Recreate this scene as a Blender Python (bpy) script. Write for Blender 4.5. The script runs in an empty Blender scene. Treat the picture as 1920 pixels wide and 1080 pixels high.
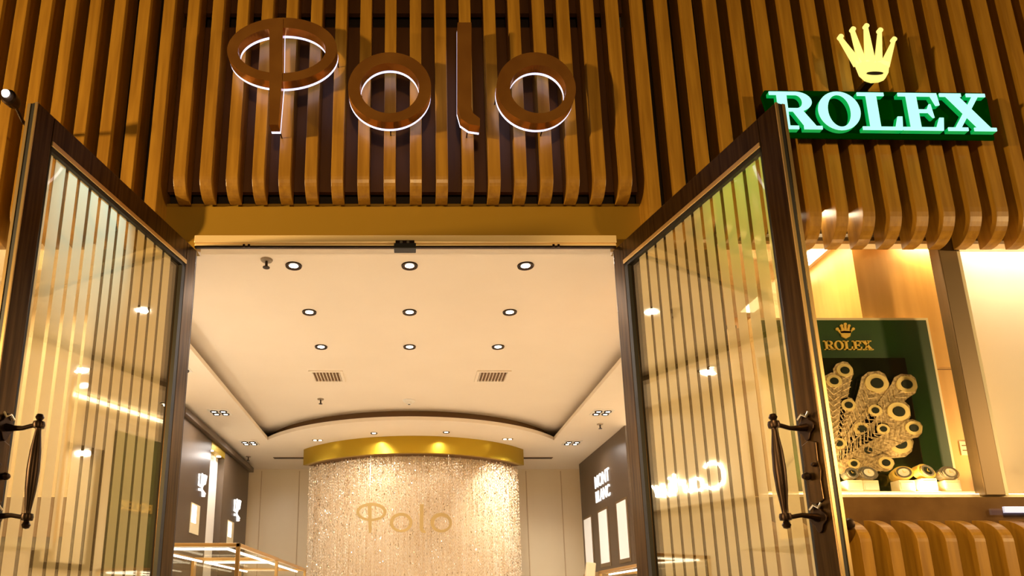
import bpy, bmesh, math, random
from mathutils import Vector, Matrix
random.seed(7)
R = math.radians
S = bpy.context.scene
COL = S.collection

# ------------------------------------------------------------------ camera, world, exposure
E = 0.8                                   # eye height of the photographer above the floor
FPX, CX, CY, PITCH = 1290.0, 768.0, 835.0, R(13.3)
cam_d = bpy.data.cameras.new('camera'); cam = bpy.data.objects.new('camera', cam_d); COL.objects.link(cam)
cam.location = (0, 0, E); cam.rotation_euler = (R(90) + PITCH, 0, 0)
cam_d.sensor_width = 36; cam_d.lens = FPX / 1920 * 36
cam_d.shift_x = (960 - CX) / 1920; cam_d.shift_y = (CY - 540) / 1920
cam_d.clip_start = 0.05; cam_d.clip_end = 100
S.camera = cam
S.view_settings.view_transform = 'Standard'; S.view_settings.look = 'None'
S.view_settings.gamma = 1; S.view_settings.use_curve_mapping = False
S.view_settings.exposure = 0.15
w = bpy.data.worlds.new('mall'); S.world = w; w.use_nodes = True
w.node_tree.nodes['Background'].inputs[0].default_value = (1.0, 0.62, 0.3, 1)
w.node_tree.nodes['Background'].inputs[1].default_value = 0.02
S.cycles.max_bounces = 10; S.cycles.transparent_max_bounces = 24
S.cycles.sample_clamp_indirect = 6.0
S.cycles.use_denoising = True

def area(name, loc, rot, size, power, color, spread=180, shape='DISK'):
    d = bpy.data.lights.new(name, 'AREA'); d.shape = shape; d.size = size; d.energy = power
    d.color = color; d.spread = R(spread)
    o = bpy.data.objects.new(name, d); COL.objects.link(o); o.location = loc; o.rotation_euler = rot
    return o
WARM = (1.0, 0.91, 0.84)
# unseen warm lamps added low in front of the shop to light the slats
for i, (x, y, z, p, tx) in enumerate(((-6.2, -0.4, 2.2, 140, -1.4), (6.6, -0.2, 2.4, 45, 2.0), (0.0, -2.6, 2.0, 15, 0))):
    area('mall_fill_light', (x, y, z), (Vector((tx, 2.9, 2.7)) - Vector((x, y, z))).to_track_quat('-Z', 'Y').to_euler(), 0.35, p, (1.0, 0.66, 0.28), 90)

d = bpy.data.lights.new('mall_fill_spot', 'SPOT'); d.energy = 1000; d.color = (1, .66, .26); d.spot_size = R(22); d.spot_blend = .8; d.shadow_soft_size = .06  # unseen spot added to brighten the counter fins
o = bpy.data.objects.new('mall_fill_spot', d); COL.objects.link(o); o.location = (-.4, -1.0, 3.4)
o.rotation_euler = (Vector((2.3, 2.9, .85)) - Vector(o.location)).to_track_quat('-Z', 'Y').to_euler()

# ------------------------------------------------------------------ materials
MATS = {}
def mat(name, col=(.5, .5, .5), rough=.5, metal=0, emit=None, es=1.0, spec=.5, coat=0):
    m = bpy.data.materials.new(name); m.use_nodes = True
    b = m.node_tree.nodes['Principled BSDF']
    b.inputs['Base Color'].default_value = (*col, 1); b.inputs['Roughness'].default_value = rough
    b.inputs['Metallic'].default_value = metal; b.inputs['Specular IOR Level'].default_value = spec
    b.inputs['Coat Weight'].default_value = coat; b.inputs['Coat Roughness'].default_value = .22
    if emit:
        b.inputs['Emission Color'].default_value = (*emit, 1); b.inputs['Emission Strength'].default_value = es
    MATS[name] = m
    return m
def noise_col(m, c1, c2, scale=(1, 1, 1), nscale=5.0, bump=0.0, detail=4):
    nt = m.node_tree; b = nt.nodes['Principled BSDF']
    tc = nt.nodes.new('ShaderNodeTexCoord'); mp = nt.nodes.new('ShaderNodeMapping'); mp.inputs['Scale'].default_value = scale
    nz = nt.nodes.new('ShaderNodeTexNoise'); nz.inputs['Scale'].default_value = nscale; nz.inputs['Detail'].default_value = detail
    cr = nt.nodes.new('ShaderNodeValToRGB'); cr.color_ramp.elements[0].position = .35; cr.color_ramp.elements[1].position = .68
    cr.color_ramp.elements[0].color = (*c1, 1); cr.color_ramp.elements[1].color = (*c2, 1)
    nt.links.new(tc.outputs['Object'], mp.inputs[0]); nt.links.new(mp.outputs[0], nz.inputs[0])
    nt.links.new(nz.outputs[0], cr.inputs[0]); nt.links.new(cr.outputs[0], b.inputs['Base Color'])
    if bump:
        bp = nt.nodes.new('ShaderNodeBump'); bp.inputs['Strength'].default_value = bump; bp.inputs['Distance'].default_value = .004
        nt.links.new(nz.outputs[0], bp.inputs['Height']); nt.links.new(bp.outputs[0], b.inputs['Normal'])
    return m
M = {}
M['fin'] = noise_col(mat('varnished_wood', rough=.38, coat=.25), (.25, .118, .010), (.36, .182, .018), (14, 14, .9), 3, .05)
M['board'] = noise_col(mat('brown_board', rough=.55), (.085, .03, .008), (.13, .05, .012), (6, 6, .6), 3)
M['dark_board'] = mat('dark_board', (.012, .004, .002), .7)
M['ceiling'] = noise_col(mat('cream_ceiling_paint', rough=.75), (.84, .73, .58), (.87, .76, .61), (1, 1, 1), 1.5)
M['cream'] = noise_col(mat('cream_wall_paint', rough=.35), (.80, .67, .46), (.84, .71, .50), (1, 1, .4), 2)
M['floor'] = noise_col(mat('cream_marble', rough=.2), (.78, .68, .54), (.85, .76, .62), (1, 1, 1), 1.2)
M['mallfloor'] = noise_col(mat('beige_stone', rough=.3), (.36, .28, .18), (.46, .36, .24), (1, 1, 1), 1.0)
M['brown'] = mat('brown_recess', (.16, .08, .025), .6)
M['panel'] = noise_col(mat('dark_taupe_lacquer', rough=.4), (.085, .055, .032), (.10, .066, .04), (1, 1, 1), 2)
M['bronze'] = noise_col(mat('dark_bronze', rough=.28, metal=.85), (.035, .018, .006), (.10, .055, .018), (30, 30, 1.2), 2)
M['iron'] = mat('blackened_bronze', (.035, .018, .009), .35, .8)
M['black'] = mat('black_gasket', (.006, .005, .004), .5)
M['edge'] = mat('champagne_metal', (.62, .42, .18), .3, .75)
M['gold'] = mat('brass_band', (.50, .34, .03), .34, .9)
M['brass_frame'] = mat('brass_frame', (.50, .30, .10), .3, .8)
M['header'] = mat('gold_header', (.35, .20, .018), .42, .3)
M['headtrim'] = mat('polished_gold_trim', (.95, .72, .38), .3, .25)
M['letter'] = noise_col(mat('mirror_bronze', rough=.2, metal=.75), (.42, .17, .035), (.55, .24, .05), (3, 3, 3), 2, .25)
M['halo'] = mat('halo_acrylic', (.8, .8, .9), .4, emit=(.62, .66, 1.0), es=1.3)
M['white'] = mat('white_acrylic', (.85, .8, .7), .4)
M['orange'] = noise_col(mat('honey_wood_panel', rough=.32), (.66, .36, .09), (.78, .44, .13), (9, 9, .7), 2)
M['green'] = noise_col(mat('dark_green_board', rough=.35), (.008, .035, .006), (.02, .07, .01), (1.5, 1, .2), 2)
M['signgreen'] = mat('sign_green_board', (.0, .035, .0), .8, spec=0)
M['ivory'] = mat('ivory_lacquer', (.86, .74, .48), .4)
M['feather'] = noise_col(mat('tan_feather', rough=.7), (.28, .19, .08), (.74, .57, .32), (30, 30, 30), 3, .3)
M['ringgold'] = mat('feather_gold', (.72, .56, .22), .4, .2)
M['dot'] = mat('feather_dark', (.02, .025, .015), .2)
M['goldleaf'] = mat('gold_lettering', (.85, .58, .12), .35, .3)
M['steel'] = mat('steel', (.75, .68, .55), .2, .9)
M['chrome'] = mat('chrome_ring', (.45, .36, .26), .25, .9)
M['lamp'] = mat('lit_lamp', emit=(1.0, .86, .62), es=14)
M['lampsoft'] = mat('lit_diffuser', emit=(1.0, .88, .66), es=5)
M['strip'] = mat('lit_strip', emit=(1.0, .85, .60), es=8)
M['covestrip'] = mat('lit_cove_strip', emit=(1.0, .86, .64), es=6)
M['casestrip'] = mat('cool_lit_strip', emit=(1.0, .92, .82), es=4.5)
M['signlit'] = mat('sign_white_lit', emit=(1.0, .97, .92), es=15)
M['signsoft'] = mat('sign_soft_lit', emit=(1.0, .97, .92), es=1.0)
M['rolexlit'] = mat('aqua_lit_face', (0, .1, .05), emit=(.46, 1.0, .84), es=1.1)
M['greenlit'] = mat('green_lit_edge', (0, .12, .02), emit=(.0, .28, .05), es=1.0)
M['crownlit'] = mat('yellow_lit_face', emit=(1.0, .80, .17), es=.88)
M['spotlit'] = mat('white_spot_lens', emit=(.85, .93, 1.0), es=6)
M['sill'] = noise_col(mat('polished_brown_stone', rough=.12), (.10, .05, .018), (.20, .11, .04), (2, 2, 2), 2)
M['mullion'] = mat('grey_brown_metal', (.20, .13, .06), .4, .4)
M['grey'] = mat('grey_plastic', (.35, .27, .18), .5)
M['bluecard'] = mat('pale_blue_card_glow', (.55, .65, .95), .4, emit=(.5, .6, 1.0), es=.5)  # faint glow added to the colour, the card is no lamp

def glass_mat(name, tint, refl, rough=.0):
    m = bpy.data.materials.new(name); m.use_nodes = True; nt = m.node_tree; nt.nodes.clear()
    out = nt.nodes.new('ShaderNodeOutputMaterial'); mx = nt.nodes.new('ShaderNodeMixShader')
    tr = nt.nodes.new('ShaderNodeBsdfTransparent'); gl = nt.nodes.new('ShaderNodeBsdfGlossy')
    tr.inputs[0].default_value = (*tint, 1); gl.inputs[0].default_value = (1, .93, .75, 1); gl.inputs['Roughness'].default_value = rough
    mx.inputs[0].default_value = refl
    nt.links.new(tr.outputs[0], mx.inputs[1]); nt.links.new(gl.outputs[0], mx.inputs[2]); nt.links.new(mx.outputs[0], out.inputs[0])
    return m
M['doorglass'] = glass_mat('coated_door_glass', (.96, .93, .85), .16)
M['glass'] = glass_mat('clear_glass', (.98, .98, .96), .045)

def frosted_mat():
    m = bpy.data.materials.new('frosted_stripe'); m.use_nodes = True; nt = m.node_tree; nt.nodes.clear()
    N = nt.nodes.new; L = nt.links.new
    out = N('ShaderNodeOutputMaterial'); a = N('ShaderNodeMixShader'); b = N('ShaderNodeMixShader'); c = N('ShaderNodeMixShader')
    tr = N('ShaderNodeBsdfTransparent'); tr.inputs[0].default_value = (1, .95, .78, 1)
    df = N('ShaderNodeBsdfDiffuse'); df.inputs[0].default_value = (.64, .56, .36, 1)
    tl = N('ShaderNodeBsdfTranslucent'); tl.inputs[0].default_value = (.64, .56, .36, 1)
    gl = N('ShaderNodeBsdfGlossy'); gl.inputs[0].default_value = (1, .93, .75, 1); gl.inputs['Roughness'].default_value = .03
    a.inputs[0].default_value = .50; L(df.outputs[0], a.inputs[1]); L(tl.outputs[0], a.inputs[2])
    b.inputs[0].default_value = .84; L(tr.outputs[0], b.inputs[1]); L(a.outputs[0], b.inputs[2])
    c.inputs[0].default_value = .28; L(b.outputs[0], c.inputs[1]); L(gl.outputs[0], c.inputs[2])
    L(c.outputs[0], out.inputs[0])
    return m
M['frost'] = frosted_mat()

def crystal_mat():
    m = bpy.data.materials.new('crystal_bead'); m.use_nodes = True; nt = m.node_tree
    b = nt.nodes['Principled BSDF']; g = nt.nodes.new('ShaderNodeNewGeometry')
    cr = nt.nodes.new('ShaderNodeValToRGB')
    cr.color_ramp.elements[0].color = (.86, .70, .50, 1); cr.color_ramp.elements[1].color = (1, .96, .88, 1)
    cr.color_ramp.elements[0].position = .35
    nt.links.new(g.outputs['Random Per Island'], cr.inputs[0]); nt.links.new(cr.outputs[0], b.inputs['Base Color'])
    N = nt.nodes.new; tc = N('ShaderNodeTexCoord'); mp = N('ShaderNodeMapping'); mp.inputs['Scale'].default_value = (22, 6, .5)
    nz = N('ShaderNodeTexNoise'); nz.inputs['Scale'].default_value = 1.6; nz.inputs['Detail'].default_value = 6
    r2 = N('ShaderNodeValToRGB'); r2.color_ramp.elements[0].position = .36; r2.color_ramp.elements[1].position = .62
    r2.color_ramp.elements[0].color = (.74, .60, .44, 1); r2.color_ramp.elements[1].color = (1, 1, 1, 1)
    mx = N('ShaderNodeMix'); mx.data_type = 'RGBA'; mx.blend_type = 'MULTIPLY'; mx.inputs[0].default_value = 1
    nt.links.new(tc.outputs['Object'], mp.inputs[0]); nt.links.new(mp.outputs[0], nz.inputs[0]); nt.links.new(nz.outputs[0], r2.inputs[0])
    nt.links.new(cr.outputs[0], mx.inputs[6]); nt.links.new(r2.outputs[0], mx.inputs[7]); nt.links.new(mx.outputs[2], b.inputs['Base Color'])
    gt = N('ShaderNodeMath'); gt.operation = 'GREATER_THAN'; gt.inputs[1].default_value = .86
    nt.links.new(g.outputs['Random Per Island'], gt.inputs[0]); nt.links.new(gt.outputs[0], b.inputs['Metallic'])
    b.inputs['Roughness'].default_value = .08; b.inputs['Specular IOR Level'].default_value = 1
    return m
M['crystal'] = crystal_mat()

# ------------------------------------------------------------------ helpers
def at(u, v, Y):
    """point of the photograph's pixel (u, v) on the vertical plane at distance Y"""
    c, s = math.cos(PITCH), math.sin(PITCH); a = (u - CX) / FPX; t = (CY - v) / FPX
    k = Y / (c - s * t)
    return Vector((a * k, Y, (s + c * t) * k + E))

class MB:
    def __init__(self): self.bm = bmesh.new()
    def box(self, x0, x1, y0, y1, z0, z1, T=None):
        vs = [self.bm.verts.new(v) for v in ((x0,y0,z0),(x1,y0,z0),(x1,y1,z0),(x0,y1,z0),(x0,y0,z1),(x1,y0,z1),(x1,y1,z1),(x0,y1,z1))]
        if T: [setattr(v, 'co', T @ v.co) for v in vs]
        for f in ((0,3,2,1),(4,5,6,7),(0,1,5,4),(1,2,6,5),(2,3,7,6),(3,0,4,7)): self.bm.faces.new([vs[i] for i in f])
        return self
    def prism(self, pts, fa, fb):
        """pts 2-D outline; fa/fb map a 2-D point to the two ends"""
        a = [self.bm.verts.new(fa(p)) for p in pts]; b = [self.bm.verts.new(fb(p)) for p in pts]
        n = len(pts)
        self.bm.faces.new(a); self.bm.faces.new(list(reversed(b)))
        for i in range(n): self.bm.faces.new((a[i], b[i], b[(i+1)%n], a[(i+1)%n]))
        return self
    def xz(self, pts, y0, y1):
        return self.prism(pts, lambda p: (p[0], y0, p[1]), lambda p: (p[0], y1, p[1]))
    def yz(self, pts, x0, x1):
        return self.prism(pts, lambda p: (x0, p[0], p[1]), lambda p: (x1, p[0], p[1]))
    def xy(self, pts, z0, z1):
        return self.prism(pts, lambda p: (p[0], p[1], z0), lambda p: (p[0], p[1], z1))
    def ring(self, cx, cz, rx, rz, ix, iz, y0, y1, a0=0, a1=360, n=48, ox=0, oz=0):
        """annulus in the xz plane, thickness y0..y1 (ix, iz inner radii; ox, oz inner centre shift)"""
        full = abs(a1 - a0) >= 360; k = n if full else n + 1
        def row(i):
            t = R(a0 + (a1 - a0) * i / n); c, s = math.cos(t), math.sin(t)
            o, q = (cx + rx*c, cz + rz*s), (cx + ox + ix*c, cz + oz + iz*s)
            return [self.bm.verts.new(v) for v in ((o[0],y0,o[1]),(q[0],y0,q[1]),(q[0],y1,q[1]),(o[0],y1,o[1]))]
        rows = [row(i) for i in range(k)]
        for i in range(n):
            A, B = rows[i], rows[(i+1) % k]
            for j in range(4): self.bm.faces.new((A[j], B[j], B[(j+1)%4], A[(j+1)%4]))
        if not full:
            self.bm.faces.new(rows[0]); self.bm.faces.new(list(reversed(rows[-1])))
        return self
    def lathe(self, prof, loc=(0,0,0), n=20, T=None):
        """profile (r, z) spun round z"""
        T = (T or Matrix()); L = Matrix.Translation(loc)
        rows = []
        for r, z in prof:
            if r < 1e-5: rows.append([self.bm.verts.new(L @ (T @ Vector((0,0,z))))])
            else: rows.append([self.bm.verts.new(L @ (T @ Vector((r*math.cos(6.28318*i/n), r*math.sin(6.28318*i/n), z)))) for i in range(n)])
        for A, B in zip(rows, rows[1:]):
            for i in range(n):
                j = (i+1) % n
                q = [A[i % len(A)], A[j % len(A)], B[j % len(B)], B[i % len(B)]]
                u = []
                for v in q:
                    if v not in u: u.append(v)
                if len(u) > 2: self.bm.faces.new(u)
        return self
    def tube(self, pts, r, n=8, cap=True):
        pts = [Vector(p) for p in pts]; rr = r if isinstance(r, (list, tuple)) else [r] * len(pts); rows = []
        for i, p in enumerate(pts):
            d = (pts[min(i+1, len(pts)-1)] - pts[max(i-1, 0)]).normalized()
            up = Vector((0,0,1)) if abs(d.z) < .9 else Vector((1,0,0))
            a = d.cross(up).normalized(); b = d.cross(a)
            rows.append([self.bm.verts.new(p + rr[i]*(a*math.cos(6.28318*k/n) + b*math.sin(6.28318*k/n))) for k in range(n)])
        for A, B in zip(rows, rows[1:]):
            for i in range(n): self.bm.faces.new((A[i], A[(i+1)%n], B[(i+1)%n], B[i]))
        if cap: self.bm.faces.new(list(reversed(rows[0]))); self.bm.faces.new(rows[-1])
        return self
    def disc(self, cx, cz, r, y0, y1, n=24, rz=None):
        return self.xz([(cx + r*math.cos(6.28318*i/n), cz + (rz or r)*math.sin(6.28318*i/n)) for i in range(n)], y0, y1)
    def build(self, name, m, parent=None, smooth=False, bevel=0):
        bmesh.ops.recalc_face_normals(self.bm, faces=self.bm.faces)
        me = bpy.data.meshes.new(name); self.bm.to_mesh(me); self.bm.free()
        me.materials.append(m)
        o = bpy.data.objects.new(name, me); COL.objects.link(o)
        if parent: o.parent = parent
        if smooth:
            for p in me.polygons: p.use_smooth = True
            try: me.set_sharp_from_angle(angle=R(35))
            except Exception: pass
        if bevel:
            b = o.modifiers.new('edge', 'BEVEL'); b.width = bevel; b.segments = 2; b.limit_method = 'ANGLE'
        return o

def tag(o, label=None, cat=None, group=None, kind=None):
    if label: o['label'] = label
    if cat: o['category'] = cat
    if group: o['group'] = group
    if kind: o['kind'] = kind
    return o
def thing(name, label, cat, loc=(0,0,0), rot=(0,0,0), group=None):
    o = bpy.data.objects.new(name, None); COL.objects.link(o); o.location = loc; o.rotation_euler = rot
    o.empty_display_size = .1
    return tag(o, label, cat, group)
def struct(name, mb, m, **k):
    o = mb.build(name, m, **k); o['kind'] = 'structure'; return o
def copy_tree(o, parent=None):
    c = o.copy(); COL.objects.link(c); c.parent = parent
    for ch in o.children: copy_tree(ch, c)
    return c

PITCHX, X0, FW = .1252, .030, .0575           # fin spacing, offset, width
# ------------------------------------------------------------------ the shop room
ZL, ZU = E + 2.15, E + 2.30          # soffit and raised ceiling
XL, XR, YF, YB = -2.56, 2.70, 3.07, 10.75
struct('floor', MB().box(XL-.3, XR+1.6, 3.0, YB+.2, -.1, 0), M['floor'])
struct('floor_mall', MB().box(-7, 7, -6, 3.0, -.1, 0), M['mallfloor'])
struct('wall_left', MB().box(XL-.12, XL, YF, YB, 0, ZU+.2), M['cream'])
struct('wall_right', MB().box(XR, XR+.12, 4.3, YB, 0, ZU+.2), M['cream'])
struct('wall_back', MB().box(XL-.12, XR+.12, YB, YB+.12, 0, ZU+.2), M['cream'])
struct('ceiling', MB().box(XL-.12, XR+.12, YF, YB, ZU, ZU+.12), M['ceiling'])
# soffit round the tray: convex bulge at the back, thin lip, recess above it
AX, AY, AR = .015, 10.08, 2.277
def arc(n, r, a):                         # points of the bulge from left to right
    return [(AX + r*math.sin(t), AY - r*math.cos(t)) for t in [(-a + 2*a*i/n) for i in range(n+1)]]
aa = math.asin(1.885/AR)
pts = arc(40, AR, aa)
sf = MB()
sf.box(XL, -1.87, YF, YB, ZL, ZL+.045); sf.box(1.90, XR, YF, YB, ZL, ZL+.045)
sf.box(-1.87, 1.90, YF, 3.35, ZL, ZL+.045)
for (xa, ya), (xb, yb) in zip(pts, pts[1:]):
    sf.xy([(xa, ya), (xb, yb), (xb, YB), (xa, YB)], ZL, ZL+.045)
struct('ceiling_soffit', sf, M['ceiling'])
rc = MB()                                  # upstand set back in the recess, the cove's shade put into its brown
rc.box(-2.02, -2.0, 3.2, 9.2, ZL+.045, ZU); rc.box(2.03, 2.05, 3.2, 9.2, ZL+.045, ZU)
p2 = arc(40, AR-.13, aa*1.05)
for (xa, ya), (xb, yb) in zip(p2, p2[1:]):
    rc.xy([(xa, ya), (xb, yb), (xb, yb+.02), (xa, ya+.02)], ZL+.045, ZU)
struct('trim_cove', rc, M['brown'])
# panel joints of the back wall
bw = MB()
for x in (-2.35, -1.75, 1.85, 2.4):
    bw.box(x-.006, x+.006, YB-.012, YB, 0, ZL-.03)
struct('trim_back', bw, mat('tan_joint', (.60, .44, .26), .5))

# ------------------------------------------------------------------ ceiling fittings
def downlight(label, x, y, z, power=10, group='round downlights in the raised ceiling', r=.055):
    t = thing('downlight', label, 'ceiling light', (x, y, z), group=group)
    MB().lathe([(r*.58, -.004), (r, -.010), (r*1.05, 0), (r*.58, .0)], n=24).build('trim_ring', M['iron'], t, True)
    MB().lathe([(0, -.003), (r*.58, -.003), (r*.58, 0), (0, 0)], n=20).build('lamp_lens', M['lamp'], t)
    l = area('downlight_light', (0, 0, -.02), (0, 0, 0), r*1.6, power, WARM, 150); l.parent = t
    return t
rows = (('row nearest the doorway', 4.335), ('second row from the doorway', 5.10), ('row nearest the air vents', 5.85))
cols = (('sprinkler-side column', -.80), ('middle column', .0), ('column away from the sprinklers', .80))
for rn, y in rows:
    for cn, x in cols:
        downlight('round recessed downlight in raised ceiling, %s, %s' % (rn, cn), x, y, ZU, 7.6)
for n, (x, y) in {'small round soffit spot above the gold band, next to twin spot': (-.45, 8.42),
                  'small round soffit spot above the gold band, away from the twin spot': (.46, 8.37)}.items():
    downlight(n, x, y, ZL, 5, 'spots above the gold band', .042)
def gimbal(label, x, y, power=16):
    t = thing('gimbal_light', label, 'ceiling light', (x, y, ZL), group='square gimbal lights along the soffit')
    MB().box(-.115, .115, -.115, .115, -.006, 0).build('frame', M['white'], t, bevel=.003)
    for sx in (-1, 1):
        for sy in (-1, 1):
            h = MB().lathe([(.020, -.012), (.040, -.018), (.043, -.006), (.020, -.006)], (sx*.052, sy*.052, 0), 16).build('lamp_ring', M['iron'], t, True)
            MB().lathe([(0, -.013), (.026, -.013), (.026, -.008), (0, -.008)], (sx*.052, sy*.052, 0), 14).build('lamp_lens', M['lamp'], h)
    l = area('gimbal_light_beam', (0, 0, -.03), (0, 0, 0), .16, power, WARM, 160); l.parent = t
for side, sx in (('over the sprinkler-side glass cases', -2.14), ('over the side with the tall green panel', 2.17)):
    for dn, y in (('nearest the doorway', 4.75), ('second from the doorway', 6.0), ('third from the doorway', 7.47), ('nearest the crystal curtain', 8.94)):
        gimbal('square four-lamp gimbal light %s, %s' % (side, dn), sx if y > 5 else sx*.95, y, 8.8)
def twin(label, x, y):
    t = thing('twin_spot', label, 'ceiling light', (x, y, ZL))
    MB().box(-.07, .07, -.03, .03, -.005, 0).build('frame', M['chrome'], t)
    for sx in (-1, 1): MB().lathe([(0, -.008), (.022, -.008), (.022, -.004), (0, -.004)], (sx*.034, 0, 0), 14).build('lamp_lens', M['lampsoft'], t)
twin('tiny twin spot in soffit beside the gold band, sprinkler side', -1.21, 8.79)
twin('tiny twin spot in soffit beside the gold band, opposite the sprinkler side', 1.28, 8.73)
def vent(label, x, y):
    t = thing('air_vent', label, 'vent', (x, y, ZU), group='square air vents in the raised ceiling')
    f = MB()
    for a in ((-.17,.17,-.17,-.14),(-.17,.17,.14,.17),(-.17,-.14,-.14,.14),(.14,.17,-.14,.14)): f.box(a[0], a[1], a[2], a[3], -.012, 0)
    f.build('frame', M['ceiling'], t)
    MB().box(-.14, .14, -.14, .14, -.002, 0).build('backing', M['brown'], t)
    g = MB()
    for i in range(9):
        x0 = -.132 + i*.033
        g.box(x0-.003, x0+.003, -.14, .14, -.02, -.002, Matrix.Rotation(0, 4, 'Y'))
    g.build('grille', M['ceiling'], t)
vent('square louvred vent in raised ceiling, on the sprinkler side', -.838, 6.66)
vent('square louvred vent in raised ceiling, away from the sprinkler', .843, 6.66)
def sprinkler(label, x, y, z, s=1.0):
    t = thing('sprinkler', label, 'sprinkler', (x, y, z))
    MB().lathe([(0, -.012), (.034*s, -.010), (.038*s, 0), (0, 0)]).build('rose', M['grey'], t, True)
    MB().lathe([(0, -.055), (.009*s, -.052), (.008*s, -.012), (0, -.012)], n=12).lathe([(0, -.062), (.022*s, -.060), (.022*s, -.056), (0, -.055)], n=12).build('nozzle', M['iron'], t, True)
sprinkler('brown sprinkler head beside the front downlight of raised ceiling', -.97, 4.254, ZU, 1.1)
sprinkler('small brown sprinkler head behind the square vent', -1.005, 7.45, ZU)
sprinkler('small sprinkler head under the soffit beside a gimbal light', 2.286, 7.98, ZL)
sprinkler('tiny sprinkler head near the corner of back wall', -2.35, 9.8, ZL)
t = thing('smoke_detector', 'round white smoke detector at centre of the curved ceiling recess', 'smoke detector', (-.006, 7.50, ZU))
MB().lathe([(0, -.05), (.03, -.048), (.035, -.02), (.065, -.016), (.07, 0), (0, 0)]).build('housing', M['white'], t, True)
MB().lathe([(0, -.053), (.014, -.052), (.014, -.045), (0, -.045)]).build('sensor_eye', M['iron'], t, True)
def linear_vent(label, x0, x1, y):
    t = thing('linear_vent', label, 'vent', ((x0+x1)/2, y, ZL)); hw = (x1-x0)/2
    MB().box(-hw, hw, -.05, .05, -.006, 0).build('frame', M['brown'], t)
    MB().box(-hw+.02, hw-.02, -.03, .03, -.009, -.006).build('grille', M['iron'], t)
linear_vent('dark slot vent in soffit beside gold band, above the dotted wall', -2.0, -1.45, 9.9)
linear_vent('dark slot vent in soffit beside gold band, near the dark sign panel', 1.6, 2.1, 9.9)

# ------------------------------------------------------------------ gold ring, crystal curtain, small sign
RX, RY, RR = .055, 10.44, 1.88
def rarc(n, r, a=math.asin(1.53/1.88)):
    return [(RX + r*math.sin(t), RY - r*math.cos(t)) for t in [(-a + 2*a*i/n) for i in range(n+1)]]
ZR = ZL - .225
b = MB(); po, pi = rarc(56, RR), rarc(56, RR-.06)
rows_ = []
for o_, i_ in zip(po, pi):
    rows_.append([b.bm.verts.new(v) for v in ((*o_, ZL), (*o_, ZR), (*i_, ZR), (*i_, ZL))])
for A, B in zip(rows_, rows_[1:]):
    for j in range(4): b.bm.faces.new((A[j], B[j], B[(j+1)%4], A[(j+1)%4]))
b.bm.faces.new(rows_[0]); b.bm.faces.new(list(reversed(rows_[-1])))
band = thing('curtain_pelmet', 'curved gold band under the soffit holding the crystal strands', 'pelmet', (0, 0, 0))
b.build('gold_band', M['gold'], band, True)
b = MB(); q0, q1 = rarc(56, RR-.06), rarc(56, RR-.22)
for i in range(56):
    b.bm.faces.new([b.bm.verts.new(v) for v in ((*q0[i], ZR+.004), (*q0[i+1], ZR+.004), (*q1[i+1], ZR+.004), (*q1[i], ZR+.004))])
b.build('hanging_rail', M['brown'], band)
# cream backing drum
b = MB(); po, pi = rarc(48, RR-.24), rarc(48, RR-.30)
for i in range(48):
    b.prism([po[i], po[i+1], pi[i+1], pi[i]], lambda p: (p[0], p[1], 0), lambda p: (p[0], p[1], ZR+.1))
tag(b.build('curved_screen', M['cream']), 'curved cream screen standing behind the hanging crystals', 'screen')
# strands
c = bmesh.new()
arc_n = 300
for layer, (rad, nn) in enumerate(((RR-.10, 250), (RR-.17, 200))):
    for i, (x, y) in enumerate(rarc(nn, rad)):
        x += random.uniform(-.003, .003); z = ZR - .002 - random.uniform(0, .05)
        zb = .05
        while z > zb:
            h = random.choice((.028, .034, .05)); wd = random.choice((.004, .0045, .0055))
            if z > ZR - .55 and random.random() < .16: wd *= 2.3; h = .03
            a = random.random()*1.5; ca, sa = math.cos(a)*wd, math.sin(a)*wd
            tp = c.verts.new((x, y, z)); bt = c.verts.new((x, y, z-h))
            m4 = [c.verts.new((x+dx, y+dy, z-h*.45)) for dx, dy in ((ca, sa), (-sa, ca), (-ca, -sa), (sa, -ca))]
            for k in range(4):
                c.faces.new((tp, m4[k], m4[(k+1)%4])); c.faces.new((bt, m4[(k+1)%4], m4[k]))
            z -= h + (.004 if z > .9 else .05)
me = bpy.data.meshes.new('crystal_curtain'); c.to_mesh(me); c.free(); me.materials.append(M['crystal'])
cc = bpy.data.objects.new('crystal_curtain', me); COL.objects.link(cc)
tag(cc, 'curtain of sparkling crystal strands hanging from the curved gold band', 'crystal curtain', kind='stuff')

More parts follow.
